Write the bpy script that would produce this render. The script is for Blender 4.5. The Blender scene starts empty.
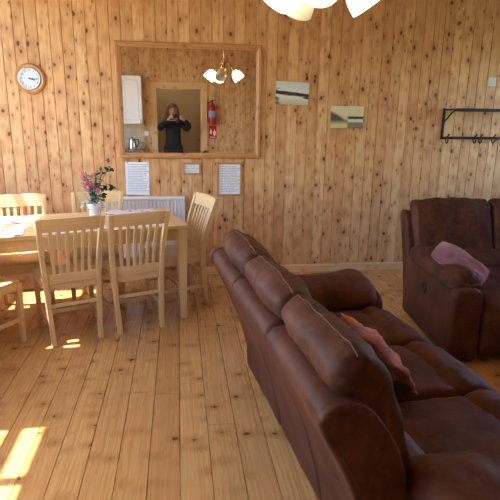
import bpy, math, random
from math import sin, cos, pi, radians as R, sqrt
from mathutils import Vector, Matrix, noise as mn

random.seed(7)
scn = bpy.context.scene
COL = scn.collection

# ------------------------------------------------------------------ camera
H = 1.55
def vec(x, y): return Vector((x - 250.0, y - 250.0, 515.0))
dn = vec(225, 2217).normalized()
fw = vec(178, 115); fw = (fw - dn * fw.dot(dn)).normalized()
rt = dn.cross(fw)
# rows: world axes expressed in image axes (x right, y down, z forward)
Mc = Matrix(((rt.x, -rt.y, -rt.z), (fw.x, -fw.y, -fw.z), (-dn.x, dn.y, dn.z)))
cam = bpy.data.cameras.new('camera'); cam.lens = 36 * 515 / 500.0; cam.sensor_width = 36; cam.clip_start = 0.01
co = bpy.data.objects.new('camera', cam); COL.objects.link(co)
co.matrix_world = Matrix.Translation((0, 0, H)) @ Mc.to_4x4()
scn.camera = co

# ------------------------------------------------------------------ world, sun, exposure
w = bpy.data.worlds.new('World'); scn.world = w; w.use_nodes = True
nt = w.node_tree; bg = nt.nodes['Background']
sky = nt.nodes.new('ShaderNodeTexSky'); sky.sky_type = 'NISHITA'; sky.sun_disc = False
sky.sun_elevation = R(60); sky.sun_rotation = R(-90)
hs = nt.nodes.new('ShaderNodeHueSaturation'); hs.inputs['Saturation'].default_value = 1.15
nt.links.new(sky.outputs[0], hs.inputs['Color']); nt.links.new(hs.outputs[0], bg.inputs['Color'])
bg.inputs['Strength'].default_value = 1.35
sun = bpy.data.lights.new('sun', 'SUN'); sun.energy = 17; sun.angle = R(0.6); sun.color = (1, .93, .82)
so = bpy.data.objects.new('sun', sun); COL.objects.link(so)
so.rotation_euler = Vector((1, 0.02, -1.9)).to_track_quat('-Z', 'Y').to_euler()
XW, XE, YN, YS, ZC = -1.95, 4.3, 4.96, -0.45, 2.78
WINS = [(3.30, 4.58, .85, 2.66), (0.75, 2.42, .85, 2.66)]      # left wall: y0,y1,z0,z1
WINE = [(2.9, 4.5, .95, 2.25)]                                 # right wall
def portal(loc, sx, sy, nrm):
    l = bpy.data.lights.new('window_daylight', 'AREA'); l.shape = 'RECTANGLE'; l.size = sx; l.size_y = sy
    l.cycles.is_portal = True
    o = bpy.data.objects.new('window_daylight', l); COL.objects.link(o)
    o.location = loc; o.rotation_euler = Vector(nrm).to_track_quat('-Z', 'Z').to_euler()
for y0, y1, z0, z1 in WINS: portal((XW - .16, (y0 + y1) / 2, (z0 + z1) / 2), y1 - y0, z1 - z0, (1, 0, 0))
for y0, y1, z0, z1 in WINE: portal((XE + .16, (y0 + y1) / 2, (z0 + z1) / 2), y1 - y0, z1 - z0, (-1, 0, 0))
vs = scn.view_settings
vs.view_transform = 'Standard'; vs.look = 'None'; vs.gamma = 1; vs.use_curve_mapping = False
vs.exposure = 0.62

# ------------------------------------------------------------------ helpers
class MB:
    def __init__(s): s.v = []; s.f = []; s.a = []; s.mi = []
    def add(s, vs_, fs, val=0.0, mi=0):
        b = len(s.v); s.v += [tuple(p) for p in vs_]
        for f in fs: s.f.append([i + b for i in f]); s.a.append(val); s.mi.append(mi)
        return s
    def box(s, c, d, rot=None, val=0.0, mi=0):
        x, y, z = d[0] / 2, d[1] / 2, d[2] / 2
        p = [Vector(q) for q in ((-x,-y,-z),(x,-y,-z),(x,y,-z),(-x,y,-z),(-x,-y,z),(x,-y,z),(x,y,z),(-x,y,z))]
        if rot is not None: p = [rot @ q for q in p]
        c = Vector(c)
        return s.add([q + c for q in p], [(3,2,1,0),(4,5,6,7),(0,1,5,4),(1,2,6,5),(2,3,7,6),(3,0,4,7)], val, mi)
    def loft(s, rings, caps=True, val=0.0, closed=True, mi=0):
        n = len(rings[0]); vs_ = [p for r in rings for p in r]; fs = []
        for i in range(len(rings) - 1):
            for j in range(n if closed else n - 1):
                k = (j + 1) % n
                fs.append((i*n+j, i*n+k, (i+1)*n+k, (i+1)*n+j))
        if caps:
            fs.append(tuple(range(n - 1, -1, -1))); fs.append(tuple((len(rings)-1)*n + j for j in range(n)))
        return s.add(vs_, fs, val, mi)
    def tube(s, pts, r, n=10, caps=True, mi=0):
        pts = [Vector(p) for p in pts]; rs = r if isinstance(r, (list, tuple)) else [r] * len(pts)
        rings = []; up = None
        for i, p in enumerate(pts):
            t = (pts[min(i+1, len(pts)-1)] - pts[max(i-1, 0)]).normalized()
            if up is None:
                up = Vector((0,0,1)) if abs(t.z) < .9 else Vector((0,1,0))
            a = t.cross(up).normalized(); b = t.cross(a).normalized(); up = -b if (-b).dot(up) > 0 else b
            rings.append([p + (a * cos(2*pi*k/n) + b * sin(2*pi*k/n)) * rs[i] for k in range(n)])
        return s.loft(rings, caps, mi=mi)
    def lathe(s, prof, c=(0,0,0), n=28, mat=None, mi=0):
        c = Vector(c); rings = []
        for r, z in prof:
            ring = [Vector((r*cos(2*pi*k/n), r*sin(2*pi*k/n), z)) for k in range(n)]
            rings.append([(mat @ q if mat is not None else q) + c for q in ring])
        return s.loft(rings, True, mi=mi)
    def build(s, name, mats, parent=None, smooth=False, bevel=0, seg=2, subsurf=0, loc=None, rot=None, angle=40):
        me = bpy.data.meshes.new(name); me.from_pydata(s.v, [], s.f); 
        if not isinstance(mats, (list, tuple)): mats = [mats]
        for m in mats: me.materials.append(m)
        at = me.attributes.new('bid', 'FLOAT', 'FACE'); at.data.foreach_set('value', s.a)
        me.polygons.foreach_set('material_index', s.mi)
        if smooth: me.polygons.foreach_set('use_smooth', [True] * len(s.f))
        me.update()
        import bmesh
        b = bmesh.new(); b.from_mesh(me); bmesh.ops.recalc_face_normals(b, faces=b.faces); b.to_mesh(me); b.free()
        if smooth and angle < 180: me.set_sharp_from_angle(angle=R(angle))
        o = bpy.data.objects.new(name, me); COL.objects.link(o)
        if parent is not None: o.parent = parent
        if loc is not None: o.location = loc
        if rot is not None: o.rotation_euler = rot
        if bevel:
            m = o.modifiers.new('bevel', 'BEVEL'); m.width = bevel; m.segments = seg; m.limit_method = 'ANGLE'; m.angle_limit = R(40)
        if subsurf:
            m = o.modifiers.new('sub', 'SUBSURF'); m.levels = subsurf; m.render_levels = subsurf
        return o

def empty(name, loc, rz=0):
    o = bpy.data.objects.new(name, None); COL.objects.link(o); o.location = loc; o.rotation_euler = (0, 0, rz); o.empty_display_size = .1
    return o
def tag(o, label=None, cat=None, group=None, kind=None):
    if label: o['label'] = label
    if cat: o['category'] = cat
    if group: o['group'] = group
    if kind: o['kind'] = kind
    return o
def struct(o): o['kind'] = 'structure'; return o
def copy_tree(o, parent=None):
    c = o.copy(); COL.objects.link(c)
    if parent is not None: c.parent = parent
    for ch in list(o.children): copy_tree(ch, c)
    return c

# ------------------------------------------------------------------ materials
def newmat(name):
    m = bpy.data.materials.new(name); m.use_nodes = True
    return m, m.node_tree, m.node_tree.nodes['Principled BSDF']
def srgb(r, g, b):
    f = lambda c: (c/255/12.92) if c/255 <= .04045 else ((c/255+.055)/1.055)**2.4
    return (f(r), f(g), f(b), 1)
def plain(name, col, rough=.5, metal=0, bump=0, bscale=60, var=0, **kw):
    m, t, b = newmat(name)
    b.inputs['Base Color'].default_value = col; b.inputs['Roughness'].default_value = rough; b.inputs['Metallic'].default_value = metal
    for k, v in kw.items(): b.inputs[k.replace('_', ' ')].default_value = v
    tc = t.nodes.new('ShaderNodeTexCoord'); n = t.nodes.new('ShaderNodeTexNoise'); n.inputs['Scale'].default_value = bscale; n.inputs['Detail'].default_value = 4
    t.links.new(tc.outputs['Object'], n.inputs['Vector'])
    if bump:
        bp = t.nodes.new('ShaderNodeBump'); bp.inputs['Strength'].default_value = bump; bp.inputs['Distance'].default_value = .01
        t.links.new(n.outputs['Fac'], bp.inputs['Height']); t.links.new(bp.outputs[0], b.inputs['Normal'])
    mx = t.nodes.new('ShaderNodeMix'); mx.data_type = 'RGBA'
    v = var or .06
    mx.inputs[6].default_value = tuple(c * (1 - v) for c in col[:3]) + (1,); mx.inputs[7].default_value = tuple(min(1, c * (1 + v)) for c in col[:3]) + (1,)
    t.links.new(n.outputs['Fac'], mx.inputs[0]); t.links.new(mx.outputs[2], b.inputs['Base Color'])
    return m

class NT:
    def __init__(s, t): s.t = t
    def m(s, op, a, b=None, c=None, clamp=False):
        n = s.t.nodes.new('ShaderNodeMath'); n.operation = op; n.use_clamp = clamp
        for i, v in enumerate((a, b, c)):
            if v is None: continue
            if isinstance(v, (int, float)): n.inputs[i].default_value = v
            else: s.t.links.new(v, n.inputs[i])
        return n.outputs[0]
    def xyz(s, x, y, z):
        n = s.t.nodes.new('ShaderNodeCombineXYZ')
        for i, v in enumerate((x, y, z)):
            if isinstance(v, (int, float)): n.inputs[i].default_value = v
            else: s.t.links.new(v, n.inputs[i])
        return n.outputs[0]
    def noise(s, v, scale, detail=2, rough=.5, dist=0):
        n = s.t.nodes.new('ShaderNodeTexNoise'); n.inputs['Scale'].default_value = scale; n.inputs['Detail'].default_value = detail
        n.inputs['Roughness'].default_value = rough; n.inputs['Distortion'].default_value = dist
        s.t.links.new(v, n.inputs['Vector']); return n.outputs['Fac']
    def step(s, v, lo, hi):
        n = s.t.nodes.new('ShaderNodeMapRange'); n.interpolation_type = 'SMOOTHSTEP'
        s.t.links.new(v, n.inputs[0]); n.inputs[1].default_value = lo; n.inputs[2].default_value = hi
        n.inputs[3].default_value = 0; n.inputs[4].default_value = 1
        return n.outputs[0]
    def mix(s, f, a, b, mode='MIX'):
        n = s.t.nodes.new('ShaderNodeMix'); n.data_type = 'RGBA'; n.blend_type = mode
        if isinstance(f, (int, float)): n.inputs[0].default_value = f
        else: s.t.links.new(f, n.inputs[0])
        for i, v in ((6, a), (7, b)):
            if isinstance(v, tuple): n.inputs[i].default_value = v
            else: s.t.links.new(v, n.inputs[i])
        return n.outputs[2]

def wood(name, ax, light, mid, dark, knot, kr=.13, ks=11, rough=.42, ring=160, ringamt=.35, bump=.08, coat=0, var=1.0, vstretch=.8, k2=0.0):
    """ax = indices of (across, along) axes in object space"""
    m, t, b = newmat(name); N = NT(t)
    tc = t.nodes.new('ShaderNodeTexCoord'); sp = t.nodes.new('ShaderNodeSeparateXYZ'); t.links.new(tc.outputs['Object'], sp.inputs[0])
    at = t.nodes.new('ShaderNodeAttribute'); at.attribute_name = 'bid'
    u, v = sp.outputs[ax[0]], sp.outputs[ax[1]]
    third = sp.outputs[3 - ax[0] - ax[1]]
    bid = at.outputs['Fac']
    off = N.m('ADD', N.m('MULTIPLY', bid, 37.31), N.m('MULTIPLY', third, 1.0))
    vo = t.nodes.new('ShaderNodeTexVoronoi'); vo.inputs['Scale'].default_value = 1
    t.links.new(N.xyz(N.m('MULTIPLY', u, ks), N.m('MULTIPLY', bid, 61.7), N.m('MULTIPLY', v, ks * vstretch)), vo.inputs['Vector'])
    d = vo.outputs['Distance']
    kn = N.noise(N.xyz(N.m('MULTIPLY', u, 40), off, N.m('MULTIPLY', v, 40)), 1, 2)
    d = N.m('ADD', d, N.m('MULTIPLY', N.m('SUBTRACT', kn, .5), kr * .9))
    kcore = N.step(d, kr * .95, kr * .45)
    khalo = N.step(d, kr * 3.6, kr * .8)
    warp = N.noise(N.xyz(N.m('MULTIPLY', u, 5), off, N.m('MULTIPLY', v, 1.1)), 1, 2)
    ph = N.m('ADD', N.m('MULTIPLY', u, ring), N.m('ADD', N.m('MULTIPLY', warp, 34), N.m('MULTIPLY', khalo, 5)))
    rg = N.m('MULTIPLY', N.m('ADD', N.m('SINE', ph), 1), .5)
    rg = N.m('POWER', rg, 2.2)
    amp = N.noise(N.xyz(N.m('MULTIPLY', u, 22), off, N.m('MULTIPLY', v, 1.4)), 1, 2)
    rg = N.m('MULTIPLY', rg, N.step(amp, .25, .7))
    vo2 = t.nodes.new('ShaderNodeTexVoronoi'); vo2.inputs['Scale'].default_value = 1
    t.links.new(N.xyz(N.m('MULTIPLY', u, ks * 1.9), N.m('MULTIPLY', bid, 91.3), N.m('MULTIPLY', v, ks * .9)), vo2.inputs['Vector'])
    d2 = vo2.outputs['Distance']
    kcore = N.m('MAXIMUM', kcore, N.m('MULTIPLY', N.step(d2, kr * .8, kr * .4), k2))
    khalo2 = N.m('MULTIPLY', N.step(d2, kr * 2.6, kr * .8), k2)
    streak = N.noise(N.xyz(N.m('MULTIPLY', u, 70), off, N.m('MULTIPLY', v, .8)), 1, 3, .6)
    fine = N.noise(N.xyz(N.m('MULTIPLY', u, 260), off, N.m('MULTIPLY', v, 5)), 1, 3, .6)
    big = N.noise(N.xyz(N.m('MULTIPLY', u, 9), off, N.m('MULTIPLY', v, .9)), 1, 2)
    c = N.mix(big, light, mid)
    c = N.mix(N.m('MULTIPLY', rg, ringamt), c, dark)
    c = N.mix(N.m('MULTIPLY', N.step(fine, .5, .75), .22), c, dark)
    # board-to-board tint
    bt = N.m('FRACT', N.m('MULTIPLY', bid, 7.913)); bt2 = N.m('FRACT', N.m('MULTIPLY', bid, 3.271))
    c = N.mix(N.m('MULTIPLY', bt, .42 * var), c, dark)
    c = N.mix(N.m('MULTIPLY', bt2, .38 * var), c, light)
    c = N.mix(N.m('MULTIPLY', N.step(streak, .45, .8), .5 * var), c, dark)
    c = N.mix(N.m('MULTIPLY', N.m('MAXIMUM', khalo, khalo2), .5), c, dark)
    c = N.mix(N.m('MULTIPLY', kcore, .9), c, knot)
    t.links.new(c, b.inputs['Base Color'])
    rr = N.m('ADD', N.m('MULTIPLY', fine, .12), rough - .06); t.links.new(rr, b.inputs['Roughness'])
    bp = t.nodes.new('ShaderNodeBump'); bp.inputs['Strength'].default_value = bump; bp.inputs['Distance'].default_value = .004
    t.links.new(N.m('ADD', rg, fine), bp.inputs['Height']); t.links.new(bp.outputs[0], b.inputs['Normal'])
    if coat: b.inputs['Coat Weight'].default_value = coat; b.inputs['Coat Roughness'].default_value = .18
    return m

PINE_L, PINE_M, PINE_D, PINE_K = srgb(243,207,154), srgb(230,180,120), srgb(180,114,60), srgb(72,30,16)
M = {}
M['wall'] = wood('pine_wall_boards', (0, 2), PINE_L, PINE_M, PINE_D, PINE_K, kr=.19, ks=10.5, rough=.45, ring=210, ringamt=.22, var=1.1, vstretch=.65, k2=.85)
M['floor'] = wood('pine_floor_boards', (0, 1), srgb(216,176,114), srgb(200,154,92), srgb(150,98,48), srgb(68,38,20), kr=.15, ks=6.5, rough=.27, ring=240, ringamt=.42, coat=.3, var=.8, vstretch=1.4, k2=0.0)
M['trim_h'] = wood('pine_trim', (2, 0), srgb(240,206,156), srgb(228,186,134), srgb(186,134,84), PINE_K, kr=.09, ks=8, ring=260)
M['trim_v'] = wood('pine_trim_upright', (0, 2), srgb(240,206,156), srgb(228,186,134), srgb(186,134,84), PINE_K, kr=.09, ks=8, ring=260)
M['frame_h'] = wood('mirror_frame_pine', (2, 0), srgb(214,160,104), srgb(198,140,86), srgb(150,96,54), PINE_K, kr=.1, ks=10, ring=300, rough=.35)
M['frame_v'] = wood('mirror_frame_pine_upright', (0, 2), srgb(214,160,104), srgb(198,140,86), srgb(150,96,54), PINE_K, kr=.1, ks=10, ring=300, rough=.35)
OKL, OKM, OKD = srgb(234,202,150), srgb(220,184,128), srgb(184,144,92)
M['oak_v'] = wood('chair_wood_upright', (0, 2), OKL, OKM, OKD, OKD, kr=.01, ks=3, ring=330, ringamt=.22, rough=.33, var=.3, coat=.15)
M['oak_h'] = wood('chair_wood_rail', (2, 0), OKL, OKM, OKD, OKD, kr=.01, ks=3, ring=330, ringamt=.22, rough=.33, var=.3, coat=.15)
M['oak_s'] = wood('chair_wood_seat', (0, 1), OKL, OKM, OKD, OKD, kr=.01, ks=3, ring=200, ringamt=.25, rough=.3, var=.3, coat=.2)
M['oak_t'] = wood('table_wood', (1, 0), OKL, OKM, OKD, OKD, kr=.01, ks=3, ring=160, ringamt=.25, rough=.28, var=.6, coat=.2)
M['white'] = plain('white_enamel', srgb(250,250,250), .35)
M['upvc'] = plain('white_window_plastic', srgb(240,240,238), .3)
M['metal_dark'] = plain('black_iron', srgb(26,24,26), .45, .4, bump=.1)
M['brass'] = plain('polished_brass', srgb(214,170,92), .2, 1)
M['steel'] = plain('brushed_steel', srgb(200,200,204), .22, 1)
M['black'] = plain('black_plastic', srgb(18,18,20), .35)
M['paper'] = None
M['red'] = plain('extinguisher_red', srgb(186,20,22), .3)
M['redsign'] = plain('sign_red', srgb(200,24,32), .5)
M['whitepaint'] = plain('white_print', srgb(240,240,240), .6)
M['corridor'] = plain('corridor_plaster', srgb(206,182,146), .85, bump=.05)
M['skin'] = plain('skin', srgb(206,154,126), .55, **{'Subsurface_Weight': .1})
M['hair'] = plain('brown_hair', srgb(120,70,42), .5, bump=.6, bscale=90, var=.3)
M['darkcloth'] = plain('dark_clothing', srgb(22,22,28), .85, bump=.15, bscale=200)
M['bounce_grass'] = plain('bounce_lawn', srgb(110,120,90), .95, bump=.3, bscale=30, var=.3)
M['worktop'] = plain('grey_worktop', srgb(126,116,108), .35, bscale=200, var=.3)
M['pot'] = plain('white_ceramic', srgb(232,234,236), .25)
M['soil'] = plain('soil', srgb(50,36,26), .95, bump=.6)

def leather(name):
    m, t, b = newmat(name); N = NT(t)
    tc = t.nodes.new('ShaderNodeTexCoord'); P = tc.outputs['Object']
    n1 = N.noise(P, 5, 5, .6); n2 = N.noise(P, 38, 4, .65); n3 = N.noise(P, 420, 3, .6)
    c = N.mix(N.step(n1, .35, .7), srgb(68,35,24), srgb(97,56,40))
    c = N.mix(N.m('MULTIPLY', N.step(n2, .45, .75), .35), c, srgb(126,82,60))
    t.links.new(c, b.inputs['Base Color'])
    t.links.new(N.m('ADD', N.m('MULTIPLY', n2, .2), .5), b.inputs['Roughness'])
    b.inputs['Specular IOR Level'].default_value = .3; b.inputs['Specular Tint'].default_value = (1, .82, .7, 1)
    bp = t.nodes.new('ShaderNodeBump'); bp.inputs['Strength'].default_value = .25; bp.inputs['Distance'].default_value = .004
    t.links.new(N.m('ADD', N.m('MULTIPLY', n3, .35), n2), bp.inputs['Height']); t.links.new(bp.outputs[0], b.inputs['Normal'])
    return m
M['leather'] = leather('brown_suede_leather')
M['piping'] = plain('stitching_brown', srgb(82,50,37), .7)

def paper_mat(name, lines, w, h, seed, title=True):
    m, t, b = newmat(name); N = NT(t)
    tc = t.nodes.new('ShaderNodeTexCoord'); sp = t.nodes.new('ShaderNodeSeparateXYZ'); t.links.new(tc.outputs['Object'], sp.inputs[0])
    x, z = sp.outputs[0], sp.outputs[2]
    row = N.m('MULTIPLY', N.m('ADD', z, h / 2), lines / h)
    fr = N.m('FRACT', row); rid = N.m('FLOOR', row)
    band = N.m('MULTIPLY', N.m('GREATER_THAN', fr, .42), N.m('LESS_THAN', fr, .78))
    words = N.noise(N.xyz(N.m('MULTIPLY', x, 260), N.m('MULTIPLY', rid, 9.7 + seed), 0), 1, 2)
    ln = N.noise(N.xyz(0.5, N.m('MULTIPLY', rid, 5.31 + seed), 0), 1, 0)
    inx = N.m('MULTIPLY', N.m('LESS_THAN', x, N.m('ADD', N.m('MULTIPLY', ln, w * .7), w * .08)), N.m('GREATER_THAN', x, -w * .42))
    inz = N.m('MULTIPLY', N.m('LESS_THAN', z, h * .44), N.m('GREATER_THAN', z, -h * .42))
    ink = N.m('MULTIPLY', N.m('MULTIPLY', band, N.step(words, .36, .46)), N.m('MULTIPLY', inx, inz))
    c = N.mix(N.m('MULTIPLY', ink, .55), srgb(240,246,252), srgb(52,58,70))
    t.links.new(c, b.inputs['Base Color']); b.inputs['Roughness'].default_value = .3
    return m

# ------------------------------------------------------------------ structure
def boards(u0, u1, v0, v1, wd, holes=(), joints=False, groove=.0045, gd=.007, th=.02, phase=0.0):
    """boards in local (x across, z along, face at y=0 towards -y)"""
    mb = MB(); u = u0 - phase
    rnd = random.Random(int(u0 * 100) + int(v1 * 77) + 5)
    while u < u1:
        a, b = max(u, u0), min(u + wd, u1); u += wd
        if b - a < .002: continue
        cuts = sorted({a, b} | {h[k] for h in holes for k in (0, 1) if a < h[k] < b})
        bidv = rnd.random()
        for i in range(len(cuts) - 1):
            p, q = cuts[i], cuts[i+1]; mid = (p + q) / 2
            iv = [(v0, v1)]
            for (h0, h1, g0, g1) in holes:
                if h0 < mid < h1:
                    niv = []
                    for s_, e_ in iv:
                        if g0 > s_: niv.append((s_, min(e_, g0)))
                        if g1 < e_: niv.append((max(s_, g1), e_))
                    iv = niv
            for s_, e_ in iv:
                segs = [(s_, e_)]
                if joints:
                    segs = []; c = s_; nx = s_ + rnd.uniform(.4, 2.6)
                    while nx < e_ - .3: segs.append((c, nx)); c = nx; nx += rnd.uniform(1.6, 3.2)
                    segs.append((c, e_))
                for s2, e2 in segs:
                    g = groove if p == a else 0; g2 = groove if q == b else 0
                    prof = [(p, th), (p, gd if g else 0), (p + g, 0), (q - g2, 0), (q, gd if g2 else 0), (q, th)]
                    ge = .0012 if joints else 0
                    mb.loft([[(x, y, s2 + ge) for x, y in prof], [(x, y, e2 - ge) for x, y in prof]], True, bidv if not joints else rnd.random())
    return mb

# floor: built in local x,z then laid flat (y along)
fb = boards(XW, XE, YS - 1.6, YN, .141, joints=True, groove=.0022, gd=.006, phase=.05)
fb.v = [(x, z, -y) for x, y, z in fb.v]
struct(fb.build('floor', M['floor']))
sub = MB(); sub.box(((XW+XE)/2, (YS-1.6+YN)/2, -.07), (XE-XW+.4, YN-YS+2.0, .1)); struct(sub.build('floor', M['worktop']))
struct(boards(XW, XE, 0, ZC, .1, phase=.03).build('wall_north', M['wall'], loc=(0, YN, 0)))
DX0, DX1, DZ = -.42, .47, 2.04      # doorway
struct(boards(-XE, -XW, 0, ZC, .1, holes=[(-DX1, -DX0, 0, DZ)]).build('wall_south', M['wall'], loc=(0, YS, 0), rot=(0, 0, pi)))
def side_wall(name, X, wins, rz):
    s = 1 if rz > 0 else -1
    hol = [(min(s*y0, s*y1), max(s*y0, s*y1), z0, z1) for y0, y1, z0, z1 in wins]
    a, b = sorted((s*YS, s*YN))
    struct(boards(a, b, 0, ZC, .1, holes=hol).build(name, M['wall'], loc=(X, 0, 0), rot=(0, 0, rz)))
    # outer skin of the wall with the same openings
    mb = MB(); ys = [YS - .2] + [v for w_ in sorted(wins) for v in w_[:2]] + [YN + .2]; sx = -1 if X < 0 else 1
    for i in range(0, len(ys), 2): mb.box((X + sx*.09, (ys[i]+ys[i+1])/2, ZC/2), (.14, ys[i+1]-ys[i], ZC))
    for y0, y1, z0, z1 in wins:
        mb.box((X + sx*.09, (y0+y1)/2, z0/2), (.14, y1-y0, z0)); mb.box((X + sx*.09, (y0+y1)/2, (z1+ZC)/2), (.14, y1-y0, ZC-z1))
    struct(mb.build(name, M['whitepaint']))
side_wall('wall_west', XW, WINS, pi/2)
side_wall('wall_east', XE, WINE, -pi/2)
cb = boards(XW, XE, YS, YN, .1); cb.v = [(x, z, ZC + y) for x, y, z in cb.v]; 
mc = wood('pine_ceiling_boards', (0, 1), PINE_L, PINE_M, PINE_D, PINE_K, kr=.15, ks=11, rough=.45, ring=210, ringamt=.3)
struct(cb.build('ceiling', mc))
rf = MB(); rf.box(((XW+XE)/2, (YN+YS)/2, ZC+.07), (XE-XW+.4, YN-YS+.4, .08)); rf.box(((XW+XE)/2, YN+.09, ZC/2), (XE-XW+.4, .12, ZC)); 
struct(rf.build('roof', M['whitepaint']))
# corridor behind the doorway
cr = MB(); cr.box((.2, YS-1.6, 1.35), (2.4, .1, 2.7)); cr.box((-1.05, YS-.86, 1.35), (.1, 1.6, 2.7)); cr.box((1.45, YS-.86, 1.35), (.1, 1.6, 2.7)); cr.box((.2, YS-.86, 2.72), (2.6, 1.6, .1))
cr.box((-.76, YS-.07, 1.35), (.66, .08, 2.7)); cr.box((.98, YS-.07, 1.35), (1.0, .08, 2.7)); cr.box((.02, YS-.07, 2.39), (.9, .08, .68))
struct(cr.build('wall_corridor', M['corridor']))
for z_, in ((0,),):
    b_ = MB(); b_.box(((XW+DX0-.1)/2, YS-.1, 1.4), (DX0-.1-XW, .1, 2.8)); b_.box(((XE+DX1+.1)/2, YS-.1, 1.4), (XE-DX1-.1, .1, 2.8))
    struct(b_.build('wall_south', M['whitepaint']))
# skirting
sk = MB(); sk.loft([[(XW, 0, 0), (XW, -.018, 0), (XW, -.018, .062), (XW, -.01, .075), (XW, 0, .075)], [(XE, 0, 0), (XE, -.018, 0), (XE, -.018, .062), (XE, -.01, .075), (XE, 0, .075)]])
struct(sk.build('baseboard_north', M['trim_h'], loc=(0, YN, 0)))
for nm, x, s in (('baseboard_west', XW, 1), ('baseboard_east', XE, -1)):
    sk = MB(); sk.box((0, 0, .037), (YN-YS-.04, .016, .075)); struct(sk.build(nm, M['trim_h'], loc=(x + s*.009, (YN+YS)/2, 0), rot=(0, 0, pi/2), bevel=.004))
for a, b in ((XW+.9+.02, DX0-.1), (DX1+.1, XE-.02)):
    if b > a:
        sk = MB(); sk.box(((a+b)/2, 0, .037), (b-a, .016, .075)); struct(sk.build('baseboard_south', M['trim_h'], loc=(0, YS+.009, 0), bevel=.004))
# door casing on south wall
dc = MB(); cw = .09
dc.box((DX0-cw/2, 0, DZ/2+.02), (cw, .022, DZ+.04)); dc.box((DX1+cw/2, 0, DZ/2+.02), (cw, .022, DZ+.04))
dc.box((DX0+.012, -.06, DZ/2), (.024, .14, DZ)); dc.box((DX1-.012, -.06, DZ/2), (.024, .14, DZ))
o = struct(dc.build('trim_1', M['trim_v'], loc=(0, YS+.012, 0), bevel=.004))
dc = MB(); dc.box(((DX0+DX1)/2, 0, DZ+cw/2), (DX1-DX0+2*cw, .024, cw)); dc.box(((DX0+DX1)/2, -.06, DZ-.012), (DX1-DX0-.05, .14, .024))
struct(dc.build('trim_2', M['trim_h'], loc=(0, YS+.012, 0), bevel=.004))
# open door leaf swung back into corridor
dl = MB(); dl.box((0, -.4, 1.0), (.04, .8, 1.98)); door = struct(dl.build('door_1', M['trim_v'], loc=(DX1-.02, YS-.15, .01), rot=(0, 0, R(4)), bevel=.004))
for zz in (.55, 1.5):
    pnl = MB(); pnl.box((-.022, -.4, zz), (.008, .5, .7)); pnl.build('door_panel', M['trim_v'], door, bevel=.003)
hd = MB(); hd.tube([(-.02, -.74, 1.02), (-.07, -.74, 1.02), (-.08, -.62, 1.02)], .009); hd.build('door_handle', M['brass'], door, smooth=True)

# windows
wi = 0
glass = bpy.data.materials.new('window_glass'); glass.use_nodes = True
t_ = glass.node_tree; t_.nodes.clear(); ou = t_.nodes.new('ShaderNodeOutputMaterial'); mxs = t_.nodes.new('ShaderNodeMixShader'); tr = t_.nodes.new('ShaderNodeBsdfTransparent'); gl = t_.nodes.new('ShaderNodeBsdfGlossy')
gl.inputs['Roughness'].default_value = .02; mxs.inputs[0].default_value = .05
t_.links.new(tr.outputs[0], mxs.inputs[1]); t_.links.new(gl.outputs[0], mxs.inputs[2]); t_.links.new(mxs.outputs[0], ou.inputs[0])
def window(X, y0, y1, z0, z1, sx, ymull, ztr):
    global wi; wi += 1
    wf = MB(); xc = X + sx*.07; f = .045
    wf.box((xc, (y0+y1)/2, z0+f/2), (.06, y1-y0, f)); wf.box((xc, (y0+y1)/2, z1-f/2+.02), (.06, y1-y0, f-.02))
    wf.box((xc, y0+f/2, (z0+z1)/2), (.06, f, z1-z0)); wf.box((xc, y1-.012, (z0+z1)/2), (.06, .024, z1-z0))
    for ym in ymull: wf.box((xc, ym, (z0+z1)/2), (.055, .06, z1-z0-.04))
    if ztr: wf.box((xc, (y0+y1)/2, ztr), (.05, y1-y0-.04, .06))
    o = struct(wf.build('window_%d' % wi, M['upvc'], bevel=.004))
    g = MB(); g.box((xc, (y0+y1)/2, (z0+z1)/2), (.006, y1-y0-.04, z1-z0-.04)); g.build('glass_pane', glass, o)
    s = MB(); s.box((X - sx*.03, (y0+y1)/2, z0-.012), (.15, y1-y0+.1, .024)); s.build('window_sill', M['trim_h'], o, bevel=.005)
window(XW, *WINS[0], -1, (3.94,), 2.23)
window(XW, *WINS[1], -1, (2.0, 1.3), 2.23)
window(XE, *WINE[0], 1, (3.7,), None)
g = MB(); g.add([(-60,-60,0),(60,-60,0),(60,60,0),(-60,60,0)], [(0,1,2,3)]); struct(g.build('ground_bounce_lawn', M['bounce_grass'], loc=(0,0,-.35)))  # unseen ground plane, added to bounce daylight in through the windows

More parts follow.
